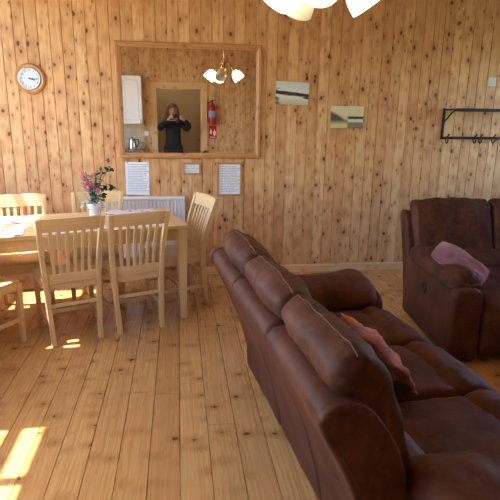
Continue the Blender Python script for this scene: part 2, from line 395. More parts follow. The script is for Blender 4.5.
# ------------------------------------------------------------------ dining chair
def rect(c, ax, ay, hw, hd):  return [c + ax*hw*a + ay*hd*b for a, b in ((-1,-1),(1,-1),(1,1),(-1,1))]
def rear_leg(s):
    mb = MB(); rings = []
    n = 14
    for i in range(n + 1):
        z = .895 * i / n; k = z / .895
        y = .04 * (1 - (min(z, .45) / .45 - 1)**2) if z < .45 else .04 - .115 * ((z - .45) / .445)**1.5
        x = s * (.158 + .018 * min(z / .45, 1) + .026 * max(0, (z - .45) / .445))
        hw = .017; hd = .018 + .006 * sin(pi * min(1, k * 1.05))
        rings.append([Vector((x + a*hw, y + b*hd, z)) for a, b in ((-1,-1),(1,-1),(1,1),(-1,1))])
    mb.loft(rings); return mb
def backy(z): return .04 - .115 * (max(0, z - .45) / .445)**1.5
def make_chair():
    r = empty('dining_chair', (0, 0, 0))
    st = MB(); rings = []; nx, ny = 12, 12
    top = []; 
    for j in range(ny + 1):
        v = j / ny; y = .025 + .405 * v; hw = .188 + .030 * v - (.02 * max(0, (v - .9) / .1)**2)
        row = []
        for i in range(nx + 1):
            u = i / nx * 2 - 1; z = .455 - .011 * max(0, (1 - (abs(u) - .0)**2 * 1.25)) * sin(pi * min(1, v * 1.1 + .05))**1
            if v > .85: z -= .008 * ((v - .85) / .15)**2
            row.append(Vector((u * hw, y - .012 * u * u * (v - .5) * 2, z)))
        top.append(row)
    for row in top:
        rings.append(row + [Vector((p.x * .985, p.y, .432)) for p in reversed(row)])
    st.loft(rings)
    st.build('seat', M['oak_s'], r, smooth=True, angle=35, bevel=.004)
    fr = MB()
    fr.box((0, .405, .408), (.34, .02, .05)); fr.box((0, .045, .408), (.31, .02, .05))
    for s in (-1, 1): fr.box((s*.182, .225, .408), (.02, .34, .05), Matrix.Rotation(-s*R(4), 3, 'Z'))
    fr.build('seat_frame', M['oak_h'], r, bevel=.002)
    for s in (-1, 1):
        rear_leg(s).build('leg', M['oak_v'], r, bevel=.005)
        f = MB(); x = s * .192
        f.loft([[Vector((x + a*h + s*o_, .402 + b*h, z)) for a, b in ((-1,-1),(1,-1),(1,1),(-1,1))] for z, h, o_ in ((0, .014, .004), (.2, .0175, 0), (.432, .020, 0))])
        f.build('leg', M['oak_v'], r, bevel=.004)
        sg = MB(); a = Vector((s*.166, .028, .17)); b = Vector((s*.192, .39, .17))
        sg.loft([rect(a, Vector((1,0,0)), Vector((0,0,1)), .009, .014), rect(b, Vector((1,0,0)), Vector((0,0,1)), .009, .014)])
        sg.build('stretcher', M['oak_s'], r, bevel=.003)
    sg = MB(); sg.box((0, .215, .17), (.345, .018, .026)); sg.build('stretcher', M['oak_h'], r, bevel=.003)
    sg = MB(); sg.box((0, .036, .275), (.32, .017, .026)); sg.build('stretcher', M['oak_h'], r, bevel=.003)
    # rails
    def rail(z0, z1, hw, depth, bow, crown, name):
        mb = MB(); rings = []
        for i in range(13):
            u = i / 12 * 2 - 1; x = u * hw; by = -bow * (1 - u*u)
            zt = z1 + crown * (1 - u*u)
            y0, y1 = backy(z0) + by, backy(min(zt, .91)) + by
            rings.append([Vector((x, y0 - depth, z0)), Vector((x, y1 - depth, zt)), Vector((x, y1 + depth, zt)), Vector((x, y0 + depth, z0))])
        mb.loft(rings); mb.build(name, M['oak_h'], r, bevel=.004)
    rail(.805, .897, .198, .011, .016, .004, 'top_rail')
    rail(.432, .502, .174, .010, .006, 0, 'back_rail')
    for k in range(6):
        u = (k - 2.5) / 2.5 * .70; mb = MB(); rings = []
        for i in range(9):
            z = .497 + .313 * i / 8; q = i / 8; x = u * (.166 + .022 * q)
            y = backy(z) - (.008 + .008*q) * (1 - u*u) - .006 * sin(pi*q)*-1
            rings.append([Vector((x + a*.0115, y + b*.006, z)) for a, b in ((-1,-1),(1,-1),(1,1),(-1,1))])
        mb.loft(rings); mb.build('slat', M['oak_v'], r, bevel=.002)
    return r
chair = make_chair()
CG = 'wooden dining chairs around the table'
# (x, y of rear feet, facing angle deg, label)
CH = [(-.728, 3.462, 111.5, 'left of the two pale wooden dining chairs with their backs to the camera'),
      (-.300, 3.605, 111.8, 'pale wooden dining chair with its back to the camera, near the right table leg'),
      (.150, 4.27, 201, 'pale wooden slat-back dining chair at the right end of the table, seen side-on'),
      (-1.295, 4.32, -75, 'sunlit wooden dining chair behind the left part of the table, beneath the wall clock'),
      (-.70, 4.50, -86, 'wooden dining chair behind the table and the flower pot, in front of the radiator'),
      (-1.47, 3.245, 60, 'wooden dining chair cut by the left frame edge, only sunlit seat and legs showing')]
for i, (x, y, a, lb) in enumerate(CH):
    o = chair if i == 0 else copy_tree(chair)
    o.location = (x, y, 0); o.rotation_euler = (0, 0, R(a - 90)); tag(o, lb, 'chair', CG)

# ------------------------------------------------------------------ table
TA = R(14.5); ex = Vector((cos(TA), sin(TA), 0)); ey = Vector((-sin(TA), cos(TA), 0)); TL, TW = 1.85, .78
tc0 = Vector((.056, 3.80, 0)) - ex * TL/2 + ey * TW/2
tb = empty('dining_table', tc0, TA); tag(tb, 'long pale wooden dining table with square legs and a thick top', 'table')
m_ = MB()
for k in range(5): m_.box((0, -TW/2 + TW/5*(k+.5), .737), (TL, TW/5 - .0006, .026), val=.13*k+.05)
m_.build('tabletop', M['oak_t'], tb, bevel=.002)
m_ = MB()
for s in (-1, 1): m_.box((0, s*(TW/2-.055), .677), (TL-.14, .022, .094)); m_.box((s*(TL/2-.055), 0, .677), (.022, TW-.14, .094))
m_.build('apron', M['oak_t'], tb, bevel=.002)
for sx in (-1, 1):
    for sy in (-1, 1):
        m_ = MB(); cx, cy = sx*(TL/2-.042), sy*(TW/2-.042)
        m_.loft([[(cx + a*h, cy + b*h, z) for a, b in ((-1,-1),(1,-1),(1,1),(-1,1))] for z, h in ((0, .026), (.62, .035), (.724, .035))]); m_.build('leg', M['oak_v'], tb, bevel=.004)
# placemats
def mat_print():
    m, t, b = newmat('placemat_print'); N = NT(t)
    tc = t.nodes.new('ShaderNodeTexCoord'); vo = t.nodes.new('ShaderNodeTexVoronoi'); vo.inputs['Scale'].default_value = 14
    nz = t.nodes.new('ShaderNodeTexNoise'); nz.inputs['Scale'].default_value = 25; t.links.new(tc.outputs['Object'], nz.inputs['Vector'])
    ad = t.nodes.new('ShaderNodeMix'); ad.data_type = 'VECTOR'; ad.inputs[0].default_value = .08
    t.links.new(tc.outputs['Object'], ad.inputs[4]); t.links.new(nz.outputs['Color'], ad.inputs[5]); t.links.new(ad.outputs[1], vo.inputs['Vector'])
    f = N.step(vo.outputs['Distance'], .36, .25)
    t.links.new(N.mix(f, srgb(226,220,226), srgb(128,70,110)), b.inputs['Base Color']); b.inputs['Roughness'].default_value = .6
    return m
M['mat'] = mat_print()
PG = 'flower-print placemats on the table'
for i, (px_, py_, lb) in enumerate(((-.42, -.23, 'white placemat printed with purple flowers, sunlit on the near left side of the table'),
                     (-.42, .21, 'white placemat printed with purple flowers, far left side of the table'),
                     (.13, -.23, 'white placemat with purple flowers behind the gap between the two near chairs'),
                     (.62, .23, 'white placemat with purple flowers on the far side of the table by the radiator'),
                     (.60, -.2, 'white placemat with purple flowers behind the near right chair'))):
    if i == 0:
        q = MB(); n = 40; w2, h2, rr = .215, .15, .04; ring = []
        for k in range(n):
            a = 2*pi*k/n; c, s = cos(a), sin(a)
            e = .35; ring.append((w2*math.copysign(abs(c)**e, c), h2*math.copysign(abs(s)**e, s)))
        q.loft([[(x, y, 0) for x, y in ring], [(x, y, .003) for x, y in ring]]); pm = q.build('placemat', M['mat'])
        o = pm
    else: o = pm.copy(); COL.objects.link(o)
    p = tc0 + ex*px_ + ey*py_; o.location = (p.x, p.y, .7505); o.rotation_euler = (0, 0, TA + random.uniform(-.05, .05)); tag(o, lb, 'placemat', PG)

# ------------------------------------------------------------------ flower pot
fp = empty('flower_pot', (-.665, 4.13, .7505)); fp.scale = (1.1, 1.1, 1.16); tag(fp, 'white pot of artificial pink roses and green leaves on the dining table', 'plant')
q = MB(); q.lathe([(.03,0),(.036,.004),(.046,.08),(.052,.095),(.052,.102),(.046,.102),(.044,.09)]); q.build('pot', M['pot'], fp, smooth=True)
q = MB(); q.lathe([(.0443,.08),(.044,.09),(.001,.094)]); q.build('soil', M['soil'], fp, smooth=True)
leafm = [plain('leaf_green', srgb(84,134,104), .5, var=.3), plain('leaf_dark_green', srgb(44,68,44), .5, var=.3), plain('leaf_grey_green', srgb(160,196,188), .6, var=.2)]
rnd = random.Random(5)
def leaf(mb, p, d, L, W, mi):
    d = Vector(d).normalized(); s = d.cross(Vector((0,0,1)))
    s = s.normalized() if s.length > .05 else Vector((1,0,0)); n = s.cross(d)
    vs_ = []
    for i in range(6):
        t = i/5; ww = W*sin(pi*min(1, t*.93+.05))**.8; c = Vector(p) + d*L*t - n*L*.25*t*t
        vs_ += [c - s*ww, c - n*ww*.25, c + s*ww]
    fs = []
    for i in range(5):
        for k in (0, 1): fs.append((3*i+k, 3*i+k+1, 3*i+4+k, 3*i+3+k))
    mb.add(vs_, fs, 0, mi)
lf = MB(); sm = MB()
for k in range(26):
    a = rnd.uniform(0, 2*pi); h = rnd.uniform(.14, .33); rr = rnd.uniform(.01, .075)
    top = Vector((cos(a)*rr, sin(a)*rr*.8, h)); mi_ = rnd.choice((0, 1, 2, 2, 2))
    sm.tube([(cos(a)*.01, sin(a)*.01, .09), top*.6 + Vector((0,0,.03)), top], .0018, 5)
    for j in range(5):
        b = rnd.uniform(0, 2*pi); leaf(lf, top - Vector((0,0,.02*j)), (cos(b), sin(b), rnd.uniform(-.2,.7)), rnd.uniform(.035,.055), rnd.uniform(.011,.018), mi_)
for hx, hz in ((.105, .345), (.14, .335), (.12, .225), (.145, .21), (.085, .31), (.09, .22)):   # sprig reaching right
    sm.tube([(.0,0,.1), (.03,0,.2), (hx*.7, 0, hz-.02), (hx, 0, hz)], .0018, 5)
    for j in range(4):
        b = rnd.uniform(0, 2*pi); leaf(lf, (hx-.008*j, 0, hz), (cos(b), sin(b)*.6, rnd.uniform(-.5,.5)), .042, .014, 1)
lf.build('leaves', leafm, fp, smooth=True, angle=180); sm.build('stems', leafm[1], fp, smooth=True)
pinkm = plain('rose_pink', srgb(224,100,134), .6, var=.2)
for p, r_ in (((-.022,-.06,.235), .034), ((-.055,-.035,.29), .024), ((.02,-.05,.30), .015), ((.035,-.055,.2),.018)):
    q = MB()
    for ring in range(4):
        nr = 3 + ring*2; rad = r_*(.25+.25*ring)
        for k in range(nr):
            a = 2*pi*k/nr + ring*.5; c = Vector(p) + Vector((cos(a)*rad*.6, -r_*(.8-.25*ring), sin(a)*rad*.6))
            dv = Vector((cos(a), -.9+.3*ring, sin(a))); leaf(q, c, dv, r_*.6, r_*.38, 0)
    q.build('rose', pinkm, fp, smooth=True, angle=180)

# ------------------------------------------------------------------ radiator
rd = empty('radiator', (-.405, YN-.004, .13)); tag(rd, 'white panel radiator on the pine wall behind the dining table', 'radiator'); RW, RH = .90, .665
q = MB(); q.box((0, -.03, RH/2), (RW-.03, .03, RH-.05)); q.box((0, -.012, RH*.8), (.04, .024, .06)); q.build('back_panel', M['white'], rd)
q = MB(); n = 27; rings = []
pr = []
for k in range(n):
    x0 = -RW/2 + .012 + (RW-.024)*k/n; x1 = x0 + (RW-.024)/n; dx = x1 - x0
    pr += [(x0, -.068), (x0+dx*.3, -.068), (x0+dx*.42, -.082), (x0+dx*.88, -.082)]
pr += [(RW/2-.012, -.068), (RW/2-.012, -.062), (-RW/2+.012, -.062)]
q.loft([[(x, y, z) for x, y in pr] for z in (.02, RH-.03)]); q.build('front_panel', M['white'], rd)
q = MB(); q.box((0, -.055, RH-.012), (RW, .07, .024)); q.box((-RW/2+.006, -.05, RH/2), (.012, .065, RH-.02)); q.box((RW/2-.006, -.05, RH/2), (.012, .065, RH-.02)); q.build('casing', M['white'], rd, bevel=.003)
q = MB(); q.tube([(RW/2-.02, -.05, .03), (RW/2+.02, -.05, .03), (RW/2+.02, -.05, -.13)], .008); q.build('pipe', M['steel'], rd, smooth=True)
q = MB(); q.tube([(-RW/2+.02, -.05, .03), (-RW/2-.02, -.05, .03), (-RW/2-.02, -.05, -.13)], .008); q.build('pipe', M['steel'], rd, smooth=True)

# ------------------------------------------------------------------ mirror
mrr = empty('wall_mirror', (.115, YN, 1.659)); tag(mrr, 'large pine-framed wall mirror reflecting the room and the photographer', 'mirror')
MW, MH, MF = 1.316, 1.018, .052
mm, t, b = newmat('mirror_glass'); b.inputs['Metallic'].default_value = 1; b.inputs['Roughness'].default_value = .004; b.inputs['Base Color'].default_value = (.86,.87,.86,1)
q = MB(); q.box((0, -.012, 0), (MW-2*MF+.01, .006, MH-2*MF+.01)); q.build('glass', mm, mrr)
def frame_bar(L, horiz, sgn, W=MF):
    q = MB(); prof = [(0, 0), (0, -.022), (.008, -.03), (W*.55, -.03), (W*.75, -.02), (W-.004, -.018), (W, -.014), (W, 0)]
    rings = []
    for e in (-1, 1):
        rings.append([((e*(L/2 - p), y, sgn*( -p)) if horiz else (sgn*(-p), y, e*(L/2 - p))) for p, y in prof])
    q.loft(rings); return q
for s in (-1, 1):
    frame_bar(MW, True, s).build('frame', M['frame_h'], mrr, loc=(0, 0, s*MH/2))
    frame_bar(MH, False, s).build('frame', M['frame_v'], mrr, loc=(s*MW/2, 0, 0))
# thin bevel line of the glass edge
q = MB(); bw = .022
for s in (-1, 1):
    q.box((s*(MW/2-MF-bw), -.0155, 0), (.0015, .0012, MH-2*MF-2*bw)); q.box((0, -.0155, s*(MH/2-MF-bw)), (MW-2*MF-2*bw, .0012, .0015))
q.build('bevel_line', M['steel'], mrr)

# ------------------------------------------------------------------ clock
ck = empty('wall_clock', (-1.272, YN, 1.835)); ck.scale = (.9, 1, .9); tag(ck, 'round wooden wall clock with white dial on the pine wall', 'clock')
Rx = Matrix.Rotation(pi/2, 3, 'X')
q = MB(); q.lathe([(.142,0),(.145,.006),(.142,.022),(.125,.034),(.108,.030),(.104,.022),(.104,0)], n=48, mat=Rx); q.build('case', M['frame_v'], ck, smooth=True)
q = MB(); q.lathe([(.106,.018),(.106,.034),(.098,.036),(.096,.022)], n=48, mat=Rx); q.build('bezel', M['steel'], ck, smooth=True)
q = MB(); q.lathe([(.100,.004),(.100,.023),(.001,.023)], n=48, mat=Rx); q.build('dial', plain('dial_white', srgb(222,232,242), .4), ck)
def text_mesh(s, size, mat, parent, loc, rot=(pi/2, 0, 0), name='numeral', ext=.0008, align='CENTER', kind=None):
    c = bpy.data.curves.new(name, 'FONT'); c.body = s; c.size = size; c.extrude = ext; c.align_x = align; c.align_y = 'CENTER'
    o = bpy.data.objects.new(name, c); COL.objects.link(o)
    me = bpy.data.meshes.new_from_object(o.evaluated_get(bpy.context.evaluated_depsgraph_get())); bpy.data.objects.remove(o)
    me.materials.append(mat) if not me.materials else me.materials.__setitem__(0, mat)
    o = bpy.data.objects.new(name, me); COL.objects.link(o); o.parent = parent; o.location = loc; o.rotation_euler = rot
    return o
navy = plain('numeral_ink', srgb(70,84,110), .5)
for k in range(1, 13):
    a = pi/2 - 2*pi*k/12; text_mesh(str(k), .026, navy, ck, (cos(a)*.077, -.0242, sin(a)*.077))
for L, wd, ang, nm in ((.05, .004, pi/2 - 2*pi*3.62/12, 'hour_hand'), (.074, .003, pi/2 - 2*pi*15.5/60, 'minute_hand')):
    q = MB(); q.box((L/2-.008, -.027, 0), (L+.012, .0015, wd*2)); q.build(nm, M['black'], ck, rot=(0, -ang, 0))
q = MB(); q.lathe([(.006,.023),(.006,.030),(.001,.031)], n=16, mat=Rx); q.build('hand_pin', M['black'], ck)

# ------------------------------------------------------------------ canvas pictures
def scenic(name, kind):
    m, t, b = newmat(name); N = NT(t)
    tc = t.nodes.new('ShaderNodeTexCoord'); sp = t.nodes.new('ShaderNodeSeparateXYZ'); t.links.new(tc.outputs['Object'], sp.inputs[0])
    x, z = sp.outputs[0], sp.outputs[2]
    n = N.noise(N.xyz(N.m('MULTIPLY', x, 12), 0, N.m('MULTIPLY', z, 30)), 1, 4)
    zz = N.m('ADD', z, N.m('MULTIPLY', N.m('SUBTRACT', n, .5), .02))
    if kind == 0:   # lake: pale sky, dark far shore, pale water
        c = N.mix(N.step(z, -.02, .1), srgb(236,240,232), srgb(216,230,232))
        c = N.mix(N.step(z, -.02, -.1), c, srgb(206,208,172))
        zs = N.m('ADD', zz, N.m('MULTIPLY', x, .05))
        band = N.m('MULTIPLY', N.step(zs, -.026, -.014), N.step(zs, .016, .006))
        c = N.mix(band, c, srgb(56,58,52))
        tl = N.m('MULTIPLY', N.step(x, -.09, -.14), N.m('MULTIPLY', N.step(n, .45, .55), N.step(z, .055, .02)))
        c = N.mix(N.m('MULTIPLY', tl, .8), c, srgb(66,76,50))
        tr_ = N.m('MULTIPLY', N.step(x, .09, .12), N.m('MULTIPLY', N.step(zz, -.05, -.04), N.step(zz, -.022, -.03)))
        c = N.mix(tr_, c, srgb(60,60,50))
    else:           # misty hillside over a loch, white boat house at right
        c = N.mix(N.step(z, -.06, .08), srgb(222,214,150), srgb(232,228,188))
        hill = N.step(N.m('ADD', zz, N.m('ADD', N.m('MULTIPLY', x, .55), .03)), .015, -.02)
        hill = N.m('MULTIPLY', hill, N.step(z, -.075, -.02))
        c = N.mix(hill, c, srgb(96,92,84))
        far = N.m('MULTIPLY', N.step(zz, -.022, -.012), N.m('MULTIPLY', N.step(zz, .012, .0), N.step(x, -.02, .03)))
        c = N.mix(far, c, srgb(48,52,44))
        ho = N.m('MULTIPLY', N.step(x, .0, .02), N.m('MULTIPLY', N.step(zz, -.05, -.045), N.step(zz, -.02, -.026)))
        c = N.mix(ho, c, srgb(226,228,228))
        ho2 = N.m('MULTIPLY', N.step(x, -.005, .01), N.step(zz, -.045, -.055))
        c = N.mix(N.m('MULTIPLY', ho2, .75), c, srgb(92,96,84))
    t.links.new(c, b.inputs['Base Color']); b.inputs['Roughness'].default_value = .55
    return m
for (cx, cz, wd, ht, ang, kd, lb) in ((1.067, 1.752, .315, .208, R(2.2), 0, 'small frameless canvas picture of a pale lake with dark shoreline, right of the mirror'),
                                      (1.612, 1.543, .322, .205, R(-1), 1, 'small frameless canvas picture of a misty hillside over water, lower of the two canvases')):
    q = MB(); q.box((0, -.01, 0), (wd, .02, ht)); o = q.build('canvas_picture', scenic('lake_print' if kd == 0 else 'hillside_print', kd), loc=(cx, YN, cz), rot=(0, ang, 0), bevel=.003)
    tag(o, lb, 'picture', 'canvas pictures on the pine wall')

# ------------------------------------------------------------------ notices
o = MB().box((0, -.002, 0), (.218, .003, .306)).build('paper_notice', paper_mat('laminated_notice', 19, .218, .306, 1), loc=(-.390, YN, .960), rot=(0, R(1), 0)); tag(o, 'laminated paper notice without a frame, pinned above the radiator', 'notice')
for sx_ in (-1, 1):
    q = MB(); q.lathe([(.005,.003),(.006,.006),(.001,.009)], n=12, mat=Rx); q.build('pin', M['steel'], o, loc=(sx_*.09 if sx_ < 0 else .09, 0, .145))
nf = wood('notice_frame_wood', (0, 2), srgb(206,156,110), srgb(190,136,92), srgb(160,106,64), PINE_K, kr=.01, ks=3, ring=300)
for (cx, cz, wd, ht, ln, lb) in ((.117, 1.052, .178, .118, 5, 'smallest framed notice with a few lines, under the middle of the mirror'),
                             (.476, .950, .245, .325, 18, 'framed page of printed text in a thin wooden frame, rightmost under the mirror')):
    e = empty('framed_notice', (cx, YN, cz)); tag(e, lb, 'notice'); fw_ = .02
    q = MB(); q.box((0, -.006, 0), (wd-.03, .004, ht-.03)); q.build('paper', paper_mat('notice_text_%d' % ln, ln, wd-.04, ht-.04, ln), e)
    for s in (-1, 1):
        q = MB(); q.box((0, -.008, s*(ht/2-fw_/2)), (wd, .016, fw_)); q.build('frame', nf, e, bevel=.002)
        q = MB(); q.box((s*(wd/2-fw_/2), -.008, 0), (fw_, .0155, ht-2*fw_)); q.build('frame', nf, e, bevel=.002)

# ------------------------------------------------------------------ coat rack
rk = empty('coat_rack', (2.6, YN, 1.49)); tag(rk, 'black iron wall coat rack with shelf rail and hooks', 'coat rack'); RKL = 1.15
for x in (0, RKL):
    q = MB(); q.box((x, -.009, .0), (.022, .012, .30)); q.build('wall_bracket', M['metal_dark'], rk, bevel=.002)
for x in (0, RKL):
    q = MB(); q.box((x, -.135, .135), (.016, .26, .014)); q.tube([(x, -.22, .13), (x, -.16, .105), (x, -.08, .05), (x, -.012, .01)], .008, 8); q.build('shelf_arm', M['metal_dark'], rk)
q = MB(); q.box((RKL/2, -.262, .132), (RKL+.02, .012, .03)); q.build('shelf_rail', M['metal_dark'], rk, bevel=.002)
for k in range(3):
    q = MB(); q.tube([(0, -.06-.065*k, .139), (RKL, -.06-.065*k, .139)], .005, 8); q.build('shelf_rail', M['metal_dark'], rk, smooth=True)
q = MB(); q.box((RKL/2, -.018, -.135), (RKL+.02, .008, .026)); q.build('hook_rail', M['metal_dark'], rk, bevel=.002)
for x in (.035, .33, .39, .53, .70, .86, 1.02):
    q = MB(); q.tube([(x, -.022, -.13), (x, -.03, -.165), (x, -.05, -.185), (x, -.072, -.175), (x, -.078, -.15)], [.006,.006,.006,.006,.009], 8)
    q.tube([(x, -.022, -.13), (x, -.06, -.12), (x, -.085, -.098)], [.005,.005,.009], 8); q.build('hook', M['metal_dark'], rk, smooth=True)

# thermostat / switch
th = empty('wall_switch', (3.06, YN, 1.895)); tag(th, 'white square wall switch above the coat rack', 'switch')
q = MB(); q.box((0, -.012, 0), (.088, .024, .088)); q.build('plate', plain('aged_white_plastic', srgb(222,220,214), .4), th, bevel=.006)
q = MB(); q.box((.004, -.027, 0), (.044, .006, .050)); q.build('button', plain('pale_blue_plastic', srgb(196,208,220), .3), th, bevel=.003)

# ------------------------------------------------------------------ chandelier
ch = empty('chandelier', (.64, 2.42, ZC)); tag(ch, 'brass ceiling chandelier with four frosted glass shades', 'chandelier')
q = MB(); q.lathe([(.055,0),(.055,-.012),(.03,-.035),(.008,-.045)], n=28); q.build('ceiling_rose', M['brass'], ch, smooth=True)
q = MB(); q.tube([(0,0,-.04),(0,0,-.52)], .007, 10); q.build('stem', M['brass'], ch, smooth=True)
q = MB(); q.lathe([(.006,-.485),(.02,-.505),(.028,-.535),(.02,-.565),(.032,-.595),(.034,-.625),(.018,-.65),(.01,-.665),(.014,-.677),(.002,-.69)], n=24); q.build('hub', M['brass'], ch, smooth=True)
def frosted(name, em):
    m, t, b = newmat(name); b.inputs['Base Color'].default_value = srgb(240,234,216); b.inputs['Roughness'].default_value = .35
    b.inputs['Transmission Weight'].default_value = .15
    if em: b.inputs['Emission Color'].default_value = (1, .86, .62, 1); b.inputs['Emission Strength'].default_value = em
    return m
lit, unlit = frosted('lit_frosted_glass', 4), frosted('unlit_frosted_glass', 0)
for k, (az, on) in enumerate(((183, 1), (254, 1), (3, 1), (107, 0))):
    a = R(az); dx, dy = cos(a), sin(a)
    arm = MB(); pts = []
    for i in range(15):
        t = i/14; rr = .02 + .12*t; z = -.60 + .075*sin(pi*t*1.05)*1.0 - .03*t + (.03*sin(2*pi*t))
        pts.append((dx*rr, dy*rr, z))
    arm.tube(pts, .005, 8); ao = arm.build('arm', M['brass'], ch, smooth=True)
    tip = Vector(pts[-1]); ax_ = Vector((dx*sin(R(36)), dy*sin(R(36)), -cos(R(36))))
    rot = ax_.to_track_quat('Z', 'Y').to_matrix()
    q = MB(); q.lathe([(.012,-.02),(.022,-.012),(.024,.012),(.018,.02)], c=tip, n=20, mat=rot); q.build('lamp_holder', M['brass'], ch, smooth=True)
    q = MB(); prof = [(.022,.0),(.036,.012),(.056,.035),(.068,.062),(.073,.09),(.074,.112),(.074,.136)]
    q.lathe(prof + [(r_-.003, z_) for r_, z_ in reversed(prof)], c=tip, n=32, mat=rot)
    so_ = q.build('lamp_shade', lit if on else unlit, ch, smooth=True)
    if not on: so_['label'] = 'unlit cream glass shade'
    q = MB(); q.lathe([(.008,.01),(.014,.03),(.02,.05),(.02,.065),(.012,.08),(.002,.084)], c=tip, n=16, mat=rot); q.build('bulb', lit if on else unlit, ch, smooth=True)

# ------------------------------------------------------------------ sofas
def resample(pts, n):
    P = [Vector((a, b)) for a, b in pts]; m = len(P); dense = []
    for i in range(m):
        p0, p1, p2, p3 = P[i-1], P[i], P[(i+1) % m], P[(i+2) % m]
        for k in range(12):
            t = k/12; dense.append(.5*((2*p1) + (p2-p0)*t + (2*p0-5*p1+4*p2-p3)*t*t + (3*p1-p0-3*p2+p3)*t**3))
    cum = [0]
    for i in range(len(dense)): cum.append(cum[-1] + (dense[(i+1) % len(dense)] - dense[i]).length)
    out = []; j = 0
    for k in range(n):
        L = cum[-1]*k/n
        while cum[j+1] < L: j += 1
        f = (L - cum[j]) / max(1e-9, cum[j+1]-cum[j]); out.append(dense[j].lerp(dense[(j+1) % len(dense)], f))
    return out
def sweep(prof, s0, s1, axis='s', er=.05, n=44, m=30, wr=.006, ws=9, seams=(), crown=0, seed=0, gather=0, stretch=(1,1,1), flare=0):
    """closed profile swept from s0 to s1 with rounded ends. axis 's': profile=(d,z) swept along x(s).  axis 'd': profile=(s,z) swept along y(d)"""
    P = resample(prof, n); c = sum(P, Vector((0, 0))) / n
    nr = []
    for i in range(n):
        tg = (P[(i+1) % n] - P[i-1]).normalized(); nn = Vector((tg.y, -tg.x))
        if nn.dot(P[i]-c) < 0 and False: nn = -nn
        nr.append(nn)
    # orientation check
    area = sum(P[i].x*P[(i+1) % n].y - P[(i+1) % n].x*P[i].y for i in range(n))
    if area < 0: nr = [-q for q in nr]
    L = s1 - s0; stations = []
    ke = 6
    for k in range(ke): stations.append((1-cos(pi/2*k/ke))*er)
    mid = m
    for k in range(mid+1): stations.append(er + (L-2*er)*k/mid)
    for k in range(ke-1, -1, -1): stations.append(L - (1-cos(pi/2*k/ke))*er)
    rings = []
    for e in stations:
        de = min(e, L-e)
        inset = 0 if de >= er else er - sqrt(max(0, er*er - (er-de)**2))
        inset = min(inset, er*.98)
        s = s0 + e; tt = e/L*2-1; ring = []
        for i in range(n):
            p = P[i] - nr[i]*inset*.9
            if inset > 0: p = p.lerp(c, inset/er*.04)
            bul = crown*(1-tt**2)**.7 - crown*.3
            q3 = Vector((s, p.x, p.y)) if axis == 's' else Vector((p.x, s, p.y))
            sv = Vector((q3.x*stretch[0]+seed*3.1, q3.y*stretch[1], q3.z*stretch[2]))
            dsp = wr*(mn.noise(sv*ws) + .5*mn.noise(sv*ws*2.3)) + wr*1.2*mn.noise(sv*ws*.4)
            if gather:
                g = max(0, 1-de/.16)
                dsp += gather*g*sin(i*2*pi/n*9 + 3*mn.noise(sv*3) + seed)
            for (idx, dep, wd_) in seams:
                dd = min(abs(i-idx*n), n-abs(i-idx*n))/n
                dsp -= dep*math.exp(-(dd/wd_)**2)
            p = p + nr[i]*(dsp+bul)
            q3 = Vector((s, p.x, p.y)) if axis == 's' else Vector((p.x, s, p.y))
            ring.append(q3)
        rings.append(ring)
    mb = MB(); mb.loft(rings, caps=False); mb.rings = rings
    # domed caps
    for ri, sg in ((0, -1), (len(rings)-1, 1)):
        ring = rings[ri]; cc = sum(ring, Vector((0,0,0)))/n; b = len(mb.v); vs_ = list(ring); fs = []
        base = ri*n; prev = [base+i for i in range(n)]
        for lv, (f, out) in enumerate(((.75, .35), (.45, .75), (.18, .95))):
            cur = []
            for i in range(n):
                q3 = cc.lerp(ring[i], f)
                if axis == 's': q3.x = cc.x + sg*er*.25*out
                else: q3.y = cc.y + sg*er*.25*out
                cur.append(len(mb.v)); mb.v.append(tuple(q3))
            for i in range(n):
                k = (i+1) % n; mb.f.append([prev[i], prev[k], cur[k], cur[i]]); mb.a.append(0); mb.mi.append(0)
            prev = cur
        q3 = cc.copy()
        if axis == 's': q3.x += sg*er*.25
        else: q3.y += sg*er*.25
        mb.v.append(tuple(q3)); ci = len(mb.v)-1
        for i in range(n):
            mb.f.append([prev[i], prev[(i+1) % n], ci]); mb.a.append(0); mb.mi.append(0)
    return mb

